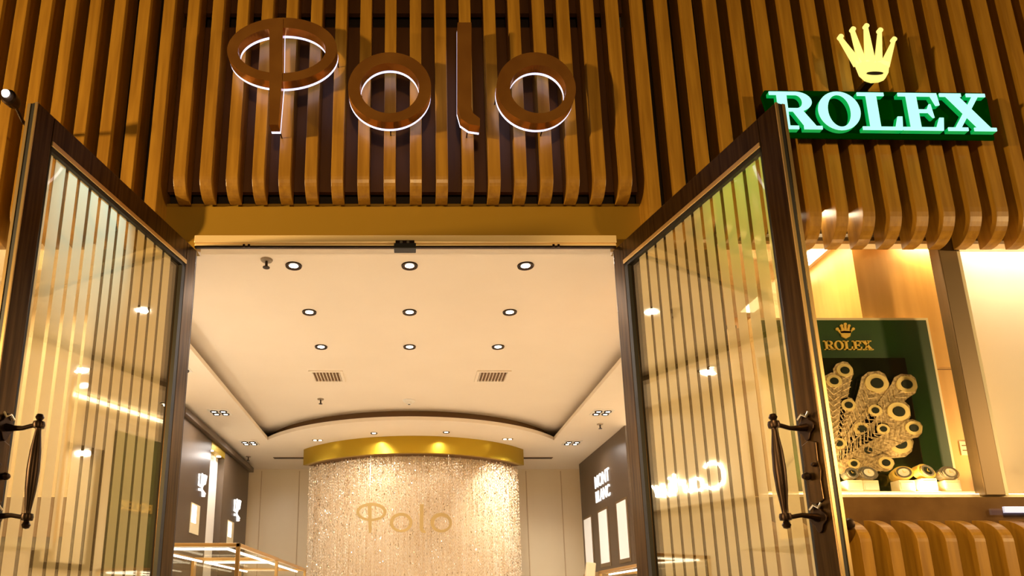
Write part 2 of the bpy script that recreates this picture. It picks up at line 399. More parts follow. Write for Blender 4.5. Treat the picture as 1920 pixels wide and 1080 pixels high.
# letters of the shop name, front face at y=0, depth d, halo layer behind
def name_letters(lab, cat, P0, sc_, d, face, halo, group, prefix_y):
    """P0(u, v) -> (x, z) from the big sign's pixel frame"""
    def rng(mbs, u0, v0, u1, v1, iu0, iv0, iu1, iv1):
        (x0, z1), (x1, z0) = P0(u0, v0), P0(u1, v1); (a0, b1), (a1, b0) = P0(iu0, iv0), P0(iu1, iv1)
        cx, cz, ix, iz = (x0+x1)/2, (z0+z1)/2, (a0+a1)/2, (b0+b1)/2
        for mb, ya, yb in mbs: mb.ring(cx, cz, (x1-x0)/2, (z1-z0)/2, (a1-a0)/2, (b1-b0)/2, ya, yb, ox=ix-cx, oz=iz-cz, n=64)
    def boxes(mbs, pts):
        q = [P0(*p) for p in pts]
        for mb, ya, yb in mbs: mb.xz(q, ya, yb)
    Y = prefix_y; out = []
    def letter(label, fn):
        t = thing('sign_letter', label, 'sign letter', group=group)
        f, h = MB(), MB(); ms = [(f, Y, Y+d)]; 
        if halo: ms.append((h, Y+d, Y+d+.014*sc_))
        fn(ms)
        f.build('letter_body', face, t)
        if halo:
            lo = h.build('lit_back', halo, t)
            near = [v.co for v in lo.data.vertices if abs((v.co.x - X0 + PITCHX/2) % PITCHX - PITCHX/2) < .021]
            near.sort(key=lambda c_: c_.z)
            mid = (min(v.co.x for v in lo.data.vertices) + max(v.co.x for v in lo.data.vertices))/2
            for c_ in (near[0], near[len(near)//2], near[-1]):
                px_ = c_.x + (.004 if c_.x < mid else -.004)
                MB().box(px_-.003, px_+.003, Y+d+.002, 2.8901, c_.z+(.012 if c_ is near[0] else -.004)-.002, c_.z+(.012 if c_ is near[0] else -.004)+.002).build('fixing_pin', M['iron'], t)
        else: h.bm.free()
        out.append(t)
    def p_(ms):
        rng(ms, 430, 33, 630, 153, 449, 52, 609, 137); boxes([(m_, ya-.0015, yb+.0005) for m_, ya, yb in ms], [(505, 36), (531, 36), (529, 150), (522, 234), (505, 234)])
    def l_(ms):
        boxes(ms, [(858, 42), (884, 42), (884, 200), (858, 200)])
        q = [P0(858, 200), P0(884, 200), P0(887, 212), P0(900, 222), P0(900, 236), P0(880, 233), P0(864, 222)]
        for mb, ya, yb in ms: mb.xz(q, ya, yb)
    letter(lab % 'tall first letter, wide oval crossed by stem', p_)
    letter(lab % 'first round ring letter, beside the oval', lambda ms: rng(ms, 654, 98, 809, 229, 676, 118, 786, 212))
    letter(lab % 'slim upright letter with hooked foot', l_)
    letter(lab % 'last round ring letter, end of the word', lambda ms: rng(ms, 929, 98, 1084, 231, 955, 122, 1064, 212))
    return out
def big(u, v):
    p = at(u, v, 2.78); return (p.x, p.z)
name_letters('bronze letter on the slats: %s', 'sign', big, 1, .048, M['letter'], M['halo'], 'bronze letters over the doorway', 2.78)
def small(u, v):                       # the same word, smaller, hanging in front of the crystals
    x, z = big(u, v); x0, z0 = big(430, 33)
    return (-.66 + (x - x0)*.71, E + 1.27 + (z - z0)*.62)
sm = name_letters('small gold letter in the crystal curtain: %s', 'sign', small, 1, .012, mat('pale_gold', (.50, .36, .15), .3, .4), None, 'gold letters in the crystal curtain', 8.47)
area('curtain_wash_light', (1.30, 8.55, ZL-.03), (R(24), 0, R(-10)), .08, 16, (1, .93, .80), 100)
area('curtain_wash_light', (-.5, 8.10, ZL-.03), (R(30), 0, R(8)), .08, 6, (1, .90, .76), 110)
# thin wires holding the small letters from the pelmet
for t_, x in zip(sm, (-.50, -.16, .12, .50)):
    zt = {0: 1.27, 1: 1.08, 2: 1.24, 3: 1.08}[sm.index(t_)] + E
    MB().tube([(x, 8.476, zt - .03), (x, RY - math.sqrt((RR-.02)**2 - (x-RX)**2), ZR+.001)], .0015, 5).build('wire', M['steel'], t_)

# ------------------------------------------------------------------ facade: slatted cladding, three fields
PITCHX, X0, FW = .1252, .030, .0575
ZTOP = E + 3.55
def fin(x, zb, ry, rz, y0, y1, parent, ztop=ZTOP, w=FW):
    prof = [(y0, ztop), (y1, ztop), (y1, zb)]
    for i in range(0, 11):
        a = R(90 * i / 10); prof.append((y0 + ry - ry*math.sin(a), zb + rz - rz*math.cos(a)))
    o = MB().yz(prof, x - w/2, x + w/2).build('fin', M['fin'], parent, bevel=.002)
    return o
gl = thing('slatted_cladding', 'long wooden fins of the facade beside and above the door leaf with the blue-tinted top', 'cladding', (0, 0, 0), group='slatted wooden facade')
gc = thing('slatted_cladding', 'short curved wooden fins over the doorway behind the bronze letters', 'cladding', (0, 0, 0), group='slatted wooden facade')
gr = thing('slatted_cladding', 'long wooden fins behind the green illuminated shop sign', 'cladding', (0, 0, 0), group='slatted wooden facade')
for k in range(-29, 30):
    x = X0 + PITCHX*k
    if -9 <= k <= 8: fin(x, E+1.915, .09, .10, 2.89, 3.0, gc)
    elif k in (-10, 9): fin(x, E+1.70, .10, .13, 2.89, 3.06, gl if k < 0 else gr)
    else: fin(x, E+1.685, .11, .15, 2.89, 3.02, gl if k < 0 else gr)
MB().box(-1.19, 1.12, 3.005, 3.03, E+1.99, E+2.96).build('backing_board', M['board'], gc)
MB().box(-1.19, 1.12, 3.005, 3.03, E+3.05, ZTOP).build('backing_board', M['board'], gc)
MB().box(-1.19, 1.12, 3.05, 3.07, E+1.85, ZTOP).build('recess_board', M['dark_board'], gc)  # near-black sheet standing in for the shade in the slots
MB().box(-3.68, -1.2, 3.03, 3.07, E+1.80, ZTOP).build('backing_board', M['dark_board'], gl)  # near-black sheet standing in for the dark depth between the fins
MB().box(1.14, 3.8, 3.03, 3.07, E+1.80, ZTOP).build('backing_board', M['dark_board'], gr)  # same near-black stand-in for the dark depth on this side

# door head: gold header panel, polished trim, piers
struct('lintel', MB().box(-1.20, 1.13, 3.02, 3.08, E+1.735, E+1.935).box(-1.20, -1.03, 3.021, 3.08, E+1.684, E+1.735).box(.99, 1.13, 3.021, 3.08, E+1.684, E+1.735), M['header'])
hs = MB().box(-1.03, .99, 2.975, 3.03, E+1.70, E+1.738); hs.box(-1.03, .99, 2.985, 3.005, E+1.688, E+1.70)
struct('trim_head', hs, M['headtrim'], bevel=.003)
struct('trim_shadow', MB().box(-1.03, .99, 2.987, 3.003, E+1.680, E+1.688), M['iron'])
for x in (-.78, .70):
    t = thing('door_stop_stud', 'pair of tiny dark studs under the gold trim, ' + ('toward the bluish leaf' if x < 0 else 'toward the greenish leaf'), 'stud', (x, 2.985, E+1.690))
    for dx in (-.012, .012): MB().box(dx-.005, dx+.005, -.008, 0, -.012, .002).build('stud', M['iron'], t)
t = thing('door_sensor', 'small black door sensor hanging from the centre of polished head trim', 'sensor', (-.022, 2.975, E+1.675))
MB().box(-.052, .052, -.03, .02, -.022, .005).build('housing', M['black'], t, bevel=.003)
MB().box(-.045, .045, -.012, .01, .005, .03).build('bracket', M['iron'], t, bevel=.002)
MB().lathe([(0, 0), (.007, 0), (.007, .012), (0, .012)], (-.018, -.014, .012), 10, Matrix.Rotation(R(90), 4, 'X')).lathe([(0, 0), (.007, 0), (.007, .012), (0, .012)], (.014, -.014, .012), 10, Matrix.Rotation(R(90), 4, 'X')).build('lens', M['steel'], t)

# wooden front piers beside the doorway and the wall band over the shop windows
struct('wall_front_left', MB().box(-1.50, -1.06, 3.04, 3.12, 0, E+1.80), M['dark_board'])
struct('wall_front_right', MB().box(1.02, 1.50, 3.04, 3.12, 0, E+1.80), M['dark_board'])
struct('wall_over_left', MB().box(-4.0, -1.0, 3.09, 3.2, E+1.79, ZU+.6), M['ceiling'])
struct('wall_over_right', MB().box(1.0, 5.0, 3.09, 3.2, E+1.79, ZU+.6), M['ceiling'])
struct('wall_over_door', MB().box(-1.2, 1.2, 3.09, 3.2, E+1.76, ZU+.6), M['ceiling'])

# ------------------------------------------------------------------ door leaves
HINGE_R, OUT_R = Vector((.984, 3.026, 0)), Vector((1.250, 2.024, 0))
HINGE_L, OUT_L = Vector((-1.03, 3.026, 0)), Vector((-1.27, 2.022, 0))
ZD, TH = E + 1.684, .042
def leaf(A, B, sg, label):
    d = B - A; L = d.length
    t = thing('glass_door', label, 'door', A, (0, 0, math.atan2(d.y, d.x)))
    y0, y1 = (0, TH) if sg > 0 else (-TH, 0)
    G0, G1, GT, GB = .085, .955, E + 1.575, .14
    MB().box(0, G0, y0, y1, .012, ZD).build('hinge_stile', M['bronze'], t, bevel=.003)
    MB().box(G1, L, y0, y1, .012, ZD).build('lock_stile', M['bronze'], t, bevel=.003)
    MB().box(G0, G1, y0, y1, GT, ZD).build('top_rail', M['bronze'], t, bevel=.003)
    MB().box(G0, G1, y0, y1, .012, GB).build('bottom_rail', M['bronze'], t, bevel=.003)
    # bead and black gasket round the glass on the inner face
    f = -.006*sg
    g = MB(); by0, by1 = sorted((0, f))
    g.box(G0, G1, by0, by1, GT-.006, GT+.014); g.box(G0, G1, by0, by1, GB-.01, GB+.006)
    g.build('glazing_bead', M['edge'], t, bevel=.002)
    g = MB(); ya, yb = sorted((0.001*sg, .020*sg))
    g.box(G0, G0+.024, ya, yb, GB, GT); g.box(G1-.008, G1, ya, yb, GB, GT); g.box(G0, G1, ya, yb, GT-.022, GT)
    g.build('gasket', M['black'], t)
    ym = TH/2*sg
    MB().box(G0, G1, ym-.004, ym+.004, GB, GT).build('glass_pane', M['doorglass'], t)
    st = MB(); gaps = [.915, .850, .789, .728, .671, .611, .557, .498, .436, .372, .306, .240, .175]
    edges = [G1-.008] + gaps; 
    for i in range(len(gaps)):
        hi = (gaps[i-1] - .008) if i else G1-.008
        yf = ym - .0052*sg
        st.bm.faces.new([st.bm.verts.new(q_) for q_ in ((gaps[i]+.008, yf, GB), (hi, yf, GB), (hi, yf, GT), (gaps[i]+.008, yf, GT))])
    o = st.build('frosted_stripes', M['frost'], t)
    # edge of the leaf: two champagne strips and a black groove
    es = MB()
    for a, b_ in ((0, .010), (.028, .040)):
        q = sorted((a*sg, b_*sg)); es.box(L, L+.004, q[0], q[1], .012, ZD)
    es.build('edge_strip', M['edge'], t)
    q = sorted((.010*sg, .028*sg)); MB().box(L, L+.0015, q[0], q[1], .012, ZD).build('edge_groove', M['black'], t)
    # pull handle on the inner face
    n = -sg; gy = n*.125; s0 = L - .048; zc = E + .405
    h = MB()
    prof = [(0, -.178), (.009, -.175), (.013, -.165), (.007, -.155), (.012, -.147), (.008, -.138), (.009, -.120), (.016, -.06), (.0185, 0),
            (.016, .06), (.009, .120), (.008, .138), (.012, .147), (.007, .155), (.013, .165), (.009, .175), (0, .178)]
    h.lathe(prof, (s0, gy, zc), 16)
    grip = h.build('pull_handle', M['iron'], t, True)
    for dz in (-.142, .142):
        br = MB(); br.tube([(s0, gy - n*-.012, zc+dz), (s0, gy*.8, zc+dz*.99), (s0, gy*.55, zc+dz*.95), (s0, gy*.3, zc+dz*.96), (s0, 0, zc+dz)], [.009, .007, .007, .009, .014], 10)
        br.lathe([(0, -.012), (.016, -.010), (.018, 0), (.016, .010), (0, .012)], (s0, gy, zc+dz), 14)
        br.build('bracket', M['iron'], grip, True)
        pl = MB()
        out = []
        for i in range(24):
            a = 6.28318*i/24; rr = .030 + .006*math.cos(4*a)
            out.append((s0 + rr*math.cos(a)*.9, zc + dz + rr*math.sin(a)*1.25))
        pl.xz(out, *sorted((0, n*.008))); pl.build('rose_plate', M['iron'], grip, bevel=.002)
        fl = MB(); zz = zc + dz + (.028 if dz > 0 else .028)
        fl.tube([(s0-.02, n*.012, zz), (s0, n*.016, zz+.012), (s0+.014, n*.014, zz+.002), (s0+.024, n*.012, zz+.016)], .0045, 7)
        fl.build('scroll', M['steel'], grip, True)
    lk = MB(); zl = zc
    out = [(-.028, -.088), (.0, -.10), (.028, -.088), (.026, -.03), (.032, .0), (.026, .03), (.028, .088), (0, .10), (-.028, .088), (-.026, .03), (-.034, 0), (-.026, -.03)]
    lk.xz([(s0 + .002 + a, zl + b_) for a, b_ in out], *sorted((0, n*.006)))
    lp = lk.build('lock_plate', M['bronze'], t, bevel=.002)
    kb = MB().lathe([(0, 0), (.010, 0), (.013, .012), (.008, .022), (0, .024)], (s0 - .012, n*.006, zl-.012), 12, Matrix.Rotation(R(90*(1 if n < 0 else -1)), 4, 'X'))
    kb.lathe([(0, 0), (.007, 0), (.006, .012), (0, .014)], (s0 + .016, n*.006, zl+.02), 12, Matrix.Rotation(R(90*(1 if n < 0 else -1)), 4, 'X'))
    kb.build('thumb_turn', M['iron'], lp, True)
    return t
leaf(HINGE_R, OUT_R, 1, 'open bronze-framed striped glass door leaf reflecting a white script word')
leaf(HINGE_L, OUT_L, -1, 'open bronze-framed striped glass door leaf with bluish stripes at its top')

# ------------------------------------------------------------------ green illuminated sign and crown
YS = 2.80
sg_ = thing('shop_sign', 'green five-letter illuminated word sign with glowing aqua letters on the slats', 'sign', (1.705, YS, E+2.187), (0, R(.75), 0))
H = .2036
def LB(polys, rings=()):
    for j, (mb, ya, yb, gr_) in enumerate(cur):
        for p in polys:
            mb.xz([(cur_x + a*H, b*H) for a, b in p], ya, yb)
        for r_ in rings:
            cx, cz, rx, rz, ix, iz, a0, a1 = r_
            mb.ring(cur_x + cx*H, cz*H, rx*H, rz*H, ix*H, iz*H, ya, yb, a0, a1, 40)
def bx(a, b, c_, d): return [(a, c_), (b, c_), (b, d), (a, d)]
S_ = .085
LET = {
 'R': ([bx(.17,.40,0,1), bx(0,.60,1-S_,1), bx(.02,.60,0,S_), bx(.38,.62,.47,.47+S_), bx(.5,.62,1-S_,1),
        [(.50,.49),(.74,.49),(1.02,.06),(.78,0)], bx(.72,1.14,0,S_)], [(.60,.73+.005,.37,.265,.15,.265-S_,-90,90)]),
 'O': ([], [(.485,.5,.485,.515,.265,.43,0,360)]),
 'L': ([bx(.20,.44,0,1), bx(.0,.62,1-S_,1), bx(.02,.93,0,S_), [(.93,0),(.97,.36),(.86,.36),(.78,.08),(.78,0)]], []),
 'E': ([bx(.18,.42,0,1), bx(0,.90,1-S_,1), bx(.0,.92,0,S_), bx(.40,.62,.47,.56), [(.60,.52),(.72,.34),(.76,.34),(.72,.70),(.68,.70)],
        [(.74,.93),(.90,1),(.93,.68),(.84,.66)], [(.92,0),(.97,.34),(.87,.34),(.76,.06)]], []),
 'X': ([[(.10,1-.03),(.40,1-.03),(1.08,.03),(.78,.03)], [(.78,.97),(.92,.97),(.34,.03),(.20,.03)], bx(0,.50,1-S_,1), bx(.62,1.06,1-S_,1), bx(.06,.52,0,S_), bx(.66,1.17,0,S_)], []),
}
for ch, ox in zip('ROLEX', (0, 1.10, 2.05, 3.0, 3.97)):
    f, e = MB(), MB(); cur = [(f, -.004, 0, 0), (e, .0, .022, 1)]; cur_x = ox*H
    LB(*LET[ch])
    lf = f.build('letter_face', M['rolexlit'], sg_)
    e.build('letter_rim', M['greenlit'], lf)
bd = MB()
bd.xz([(.02, -.022), (5.2*H, -.022), (5.22*H, 1.0*H), (5.1*H, 1.17*H), (.0, 1.17*H), (-.02, 1.0*H)], .028, .040)
bd.build('sign_board', M['signgreen'], sg_, bevel=.004)
for i in range(6):
    d = bpy.data.lights.new('sign_glow', 'POINT'); d.energy = .10; d.color = (.02, 1.0, .06); d.shadow_soft_size = .05
    o = bpy.data.objects.new('sign_glow', d); COL.objects.link(o); o.parent = sg_; o.location = (.1 + i*.17, -.07, .10)
d = bpy.data.lights.new('sign_glow', 'SPOT'); d.energy = 110; d.color = (.14, 1.0, .02); d.spot_size = R(42); d.spot_blend = 1; d.shadow_soft_size = .08
o = bpy.data.objects.new('sign_glow', d); COL.objects.link(o); o.location = (2.0, 2.70, E+2.15)
o.rotation_euler = (Vector((1.22, 2.12, E+1.52)) - Vector(o.location)).to_track_quat('-Z', 'Y').to_euler()
cr_ = thing('crown_emblem', 'glowing yellow five-point crown emblem above the green word sign', 'sign', (0, 0, 0))
f = MB()
def cw(u, v): p = at(u, v, YS); return (p.x, p.z)
tips = [(1577, 68), (1600, 54), (1625, 48), (1651, 56), (1677, 73)]
bases = [(1604, 118, 1617, 112), (1612, 114, 1625, 110), (1624, 112, 1642, 110), (1642, 112, 1655, 113), (1652, 114, 1668, 122)]
c_all = []
def wide(tip, bs):
    (tu, tv), (a, b_, c2, d2) = tip, bs
    f.xz([cw(tu-2.6, tv+2), cw(tu+2.6, tv+2), cw(c2, d2+4), cw(a, b_+4)], YS, YS+.014)
for tp, bs in zip(tips, bases):
    wide(tp, bs); x, z = cw(*tp); f.disc(x, z, .0125, YS-.002, YS+.014, 18)
base = [(1603, 112), (1614, 118), (1626, 112), (1640, 118), (1655, 112), (1668, 116), (1666, 136), (1660, 147), (1650, 151), (1636, 152), (1624, 148), (1614, 139)]
f.xz([cw(*p) for p in base], YS, YS+.014)
fo = f.build('crown_face', M['crownlit'], cr_)
x, z = cw(1640, 138); MB().disc(x, z, .040, YS-.004, YS+.001, 24, rz=.0085).build('crown_opening', M['black'], cr_)
x, z = cw(1636, 155); MB().box(x-.02, x+.02, YS+.014, 2.889, z+.01, z+.03).build('bracket', M['iron'], cr_)
d = bpy.data.lights.new('crown_glow', 'POINT'); d.energy = .12; d.color = (1, .7, .15); d.shadow_soft_size = .05
o = bpy.data.objects.new('crown_glow', d); COL.objects.link(o); o.location = (cw(1630, 100)[0], YS-.1, cw(1630, 100)[1])

# ------------------------------------------------------------------ shop window with the display
ZS, ZH = E + .488, E + 1.80
def pane(name, x0, x1):
    return struct(name, MB().box(x0, x1, 3.045, 3.053, ZS, ZH-.02), M['glass'])
pane('window_1', 1.50, 4.2); pane('window_2', -4.0, -1.50)
for x0, x1 in ((1.50, 4.2), (-4.0, -1.50)):
    n = 'right' if x0 > 0 else 'left'
    struct('trim_head_rail_' + n, MB().box(x0, x1, 3.04, 3.07, E+1.745, E+1.765), M['mullion'])
    struct('windowsill_' + n, MB().box(x0, x1, 3.0, 3.10, E+.30, ZS-.012), M['sill'], bevel=.004)
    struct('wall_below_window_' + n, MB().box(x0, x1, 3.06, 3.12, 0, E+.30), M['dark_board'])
    struct('floor_display_' + n, MB().box(x0, x1, 3.06, 4.3, ZS-.05, ZS), M['ivory'])
    struct('ceiling_display_' + n, MB().box(x0, x1, 3.2, 4.35, E+1.90, E+1.94), M['ceiling'])
# right display: orange wood block, side wall, back wall, cream wall past the mullion
struct('wall_display_panel', MB().box(2.30, 2.84, 3.25, 4.3, ZS, E+1.90), M['orange'])
struct('wall_display_back', MB().box(1.52, 2.30, 4.3, 4.34, ZS, E+1.90), M['orange'])
struct('wall_display_side', MB().box(1.50, 1.52, 3.12, 4.3, ZS, E+1.90), M['cream'])
struct('wall_display_cream', MB().box(2.84, 4.2, 3.42, 3.46, 0, E+1.90), M['ceiling'])
struct('trim_mullion', MB().box(2.565, 2.655, 3.03, 3.09, ZS, ZH), M['mullion'], bevel=.004)
struct('trim_mullion_edge', MB().box(2.655, 2.672, 3.035, 3.085, ZS, ZH), M['ivory'])
struct('trim_joint', MB().box(2.30, 2.84, 3.247, 3.25, E+1.155, E+1.158).box(2.296, 2.300, 3.25, 4.3, E+1.15, E+1.153), M['brown'])
# bright column and dark framed cabinet seen at the back of the display
t = thing('display_column', 'bright cream column at the back of the display window behind the poster', 'column', (2.17, 3.75, ZS))
MB().box(-.05, .13, 0, .12, 0, E+1.90-ZS).build('column_body', M['ivory'], t)
MB().box(-.075, -.055, -.01, .0, 0, .93).build('orange_edge', M['orange'], t)
t = thing('wall_cabinet', 'dark-edged tall cabinet beside the bright column behind the poster', 'cabinet', (1.86, 3.95, ZS))
MB().box(-.25, .13, 0, .3, 0, 1.18).build('body', M['cream'], t)
MB().box(-.26, .145, -.012, .30, 1.18, 1.20).build('top_edge', M['iron'], t)
MB().box(.13, .165, -.012, .30, 0, 1.18).build('side_panel', M['mullion'], t)
t = thing('light_strip', 'bright white light strip running back along display window ceiling', 'ceiling light', (2.22, 3.3, E+1.898))
MB().box(-.045, .045, 0, .9, -.008, 0).build('diffuser', M['strip'], t)
MB().box(-.055, .055, -.01, .91, -.004, 0).build('frame', M['white'], t)
area('display_light', (2.0, 3.22, E+1.87), (0, 0, 0), .5, 13, (1, .80, .52), 160)
area('display_light', (2.7, 3.20, E+1.87), (R(-8), 0, 0), .25, 19, (1, .80, .46), 160)
area('display_light', (3.4, 3.22, E+1.88), (R(5), 0, 0), .9, 13, (1, .86, .66), 160)
area('display_light', (-2.2, 3.35, E+1.87), (0, 0, 0), .5, 16, (1, .80, .52), 160)
struct('wall_display_left', MB().box(-4.0, -1.5, 3.95, 3.99, ZS, E+1.90), M['cream'])

# poster board with crown, word, feathers
pb = thing('advert_board', 'dark green advertising board with gold crown, gold word and feather fan', 'advertising board', (0, 0, 0))
YP = 3.205
c1, c2, c3, c4 = at(1470, 920, YP), at(1773, 920, YP), at(1733, 601, YP), at(1470, 601, YP)
x0, x1, z0, z1 = 1.72, at(1735, 601, YP).x, ZS, at(1700, 601, YP).z
MB().box(x0-.012, x1+.014, YP, YP+.03, z0, z1+.014).build('board_frame', M['ivory'], pb)
MB().box(x0, x1, YP-.004, YP, z0+.01, z1).build('green_face', M['green'], pb)
MB().box(at(1545, 800, YP).x-.1, at(1700, 700, YP).x, YP-.007, YP-.004, z0+.02, at(1650, 672, YP).z).build('smoked_panel', glass_mat('smoked_panel', (.75, .70, .5), .12, .1), pb)
def poster_text():
    global cur, cur_x, H
    f = MB(); Hs = at(1590, 640, YP).z - at(1590, 657, YP).z
    xs = at(1543, 650, YP).x; zb = at(1590, 657, YP).z; wd = at(1635, 650, YP).x - xs
    old = H; H = Hs; k = wd / (5.14*H)
    cur = [(f, YP-.010, YP-.004, 0)]
    for ch, ox in zip('ROLEX', (0, 1.10, 2.05, 3.0, 3.97)):
        cur_x = ox*H; LB(*LET[ch])
    H = old
    for v in f.bm.verts: v.co.x = xs + v.co.x*k; v.co.z += zb
    return f
f = poster_text(); f.build('gold_word', M['goldleaf'], pb)
f = MB()
for (tu, tv), (bu, bv) in zip(((1568, 618), (1576, 612), (1583, 609), (1590, 612), (1598, 618)), ((1577, 626), (1580, 626), (1583, 626), (1587, 626), (1590, 626))):
    a, b_ = at(tu, tv, YP), at(bu, bv, YP); f.xz([(a.x-.004, a.z), (a.x+.004, a.z), (b_.x+.008, b_.z), (b_.x-.008, b_.z)], YP-.010, YP-.004)
    f.disc(a.x, a.z, .007, YP-.011, YP-.004, 10)
q = [at(*p, YP) for p in ((1573, 622), (1594, 622), (1592, 632), (1584, 636), (1577, 632))]
f.xz([(p.x, p.z) for p in q], YP-.010, YP-.004); f.build('gold_crown', M['goldleaf'], pb)
# feather fan: each eye feather is a part: vane, gold ring, dark eye
root = at(1560, 880, YP-.05)
fe = [(1583, 695, 17), (1643, 719, 24), (1699, 721, 21), (1684, 772, 23), (1712, 803, 17), (1687, 832, 24), (1615, 805, 17), (1626, 845, 16), (1660, 868, 15),
      (1563, 715, 16), (1590, 760, 15), (1572, 832, 14), (1640, 770, 14), (1655, 805, 13), (1600, 870, 12)]
for i, (u, v, r) in enumerate(fe):
    yy = YP - .020 - .004*(i % 5); p = at(u, v, yy); rr = r*.00245
    dx, dz = p.x - root.x, p.z - root.z; L = math.hypot(dx, dz); ux, uz = dx/L, dz/L; px, pz = -uz, ux
    vn = MB(); out = []
    prof = [(-L*.97, .012), (-L*.6, .030), (-L*.3, .036), (-rr*.9, rr*.92), (-rr*.1, rr*1.12), (rr*.6, rr*.9), (rr*1.15, rr*.25)]
    # barbs give the edge a ragged outline
    for s_, w_ in prof: out.append((p.x + ux*s_ + px*w_*1.15, p.z + uz*s_ + pz*w_))
    for s_, w_ in reversed(prof): out.append((p.x + ux*s_ - px*w_, p.z + uz*s_ - pz*w_))
    vn.xz(out, yy, yy+.003)
    for k in range(14):
        s0 = -L*.95 + (L*.95 - rr)*k/13
        w_ = .026 + .016*k/13
        for sd in (-1, 1):
            a = (p.x + ux*s0, p.z + uz*s0); b2 = (p.x + ux*(s0+.035) + sd*px*w_, p.z + uz*(s0+.035) + sd*pz*w_)
            vn.tube([(a[0], yy-.002, a[1]), (b2[0], yy-.004, b2[1])], [.003, .0012], 4)
    vo = vn.build('feather', M['feather'], pb)
    rg = MB().ring(p.x, p.z, rr*.95, rr*.80, rr*.55, rr*.46, yy-.006, yy, n=28); rg.build('gold_ring', M['ringgold'], vo)
    MB().disc(p.x, p.z, rr*.50, yy-.009, yy-.001, 20, rz=rr*.42).build('dark_eye', M['dot'], vo)
# display plinth and watches
t = thing('display_plinth', 'low ivory plinth along the display window carrying the watch stands', 'plinth', (0, 0, 0))
MB().box(1.62, at(1830, 925, 3.085).x, 3.085, 3.145, ZS, ZS+.028).build('plinth_top', M['ivory'], t, bevel=.003)
ZP = ZS + .028
wl = [(1594, 'beside the door edge'), (1624, 'second from the door edge, with oval white bezel'), (1691, 'standing alone in the middle'),
      (1733, 'tilted, fourth along the plinth'), (1776, 'last along the plinth, before the bare board edge')]
for i, (u, lb) in enumerate(wl):
    yw = 3.118 + (.006 if i % 2 else 0); x = at(u, 900, yw).x
    hs_ = .062 if i in (3,) else .052
    s = thing('watch_stand', 'cream block watch stand on the plinth, ' + lb, 'display stand', (x, yw, ZP), group='watch stands in the display window')
    MB().box(-.036, .036, -.03, .03, 0, hs_).build('block', M['ivory'], s, bevel=.003)
    MB().box(-.030, .030, -.032, -.03, .006, hs_-.012).build('front_pad', M['cream'], s)
    wt = thing('wristwatch', 'gold and steel wristwatch on cream stand, ' + lb, 'watch', (x, yw-.002, ZP + hs_ + .031), (R(-12), R((-14, 6, -8, 20, 4)[i]), R((10, 0, -8, 6, 0)[i])), group='watches in the display window')
    if i == 0: wt.scale = (.78, .8, .85)
    b = MB(); b.ring(0, 0, .046, .033, .036, .024, -.018, .018, n=30); b.build('bracelet', M['steel'] if i in (0, 1, 4) else M['goldleaf'], wt, True)
    b = MB(); b.ring(0, 0, .033, .027, .024, .019, -.026, -.017, n=26); b.build('bezel', M['steel'], wt, True)
    b = MB(); b.disc(0, 0, .024, -.022, -.017, 22, rz=.019); dl = b.build('dial', M['dot'] if i in (0, 3) else M['white'], wt)
    b = MB(); b.box(-.001, .001, -.0235, -.022, 0, .012); b.box(0, .010, -.0235, -.022, -.001, .001); b.build('hands', M['goldleaf'], dl)
t = thing('light_strip', 'slim warm light bar added out of sight along the window display ledge', 'added light', (2.3, 3.072, ZS))  # unseen bar added to light the fin undersides from below
MB().box(-.7, .9, -.008, .008, 0, .010).build('housing', M['white'], t)
MB().box(-.7, .9, -.006, .006, .010, .013).build('diffuser', M['strip'], t)
for xx in (1.9, 2.35, 2.8):
    area('ledge_fill_light', (xx, 3.072, ZS+.02), (R(180+20), 0, 0), .12, 5, (1, .66, .28), 170)  # added uplights along the unseen bar
t = thing('notice_plate', 'small pale rectangular plate fixed low on the honey wood panel', 'plate', (at(1818, 840, 3.245).x, 3.245, at(1822, 840, 3.245).z))
t.location.x = min(t.location.x, 2.80)
MB().box(-.045, .045, 0, .005, -.035, .035).build('plate', M['cream'], t, bevel=.002)
MB().box(-.036, .036, -.001, 0, .010, .014).box(-.036, .036, -.001, 0, -.014, -.010).build('engraved_lines', M['brown'], t)
p = at(1904, 962, 2.95)
t = thing('price_card', 'pale blue card lying on the polished sill at picture edge', 'card', (p.x, 2.97, ZS-.012))
MB().box(-.035, .12, -.01, .0, -.075, -.048).build('card', M['bluecard'], t)

# lower slatted counter front
cf = thing('counter_slats', 'orange wooden fins with rounded tops under the display window', 'cladding', (0, 0, 0))
for k in range(-3, 14):
    x = 1.888 + .118*k; y0, y1, zt = 2.86, 3.02, E + .372
    prof = [(y1, 0), (y0, 0)]
    for i in range(13):
        a = R(90*i/12); prof.append((y0 + .155 - .155*math.cos(a), zt - .105 + .105*math.sin(a)))
    prof.append((y1, zt))
    MB().yz(prof, x-.024, x+.024).build('fin', M['fin'], cf, bevel=.002)
MB().box(1.5, 3.6, 3.03, 3.055, 0, E+.30).build('backing_board', M['board'], cf)
p = at(1592, 983, 2.86)
t = thing('door_bumper', 'round dark knob on counter front beside the open door edge', 'bumper', (p.x-.005, 2.858, p.z))
MB().lathe([(0, .022), (.018, .018), (.026, .006), (.026, 0), (0, 0)], (0, 0, 0), 18, Matrix.Rotation(R(90), 4, 'X')).build('knob', M['iron'], t, True)

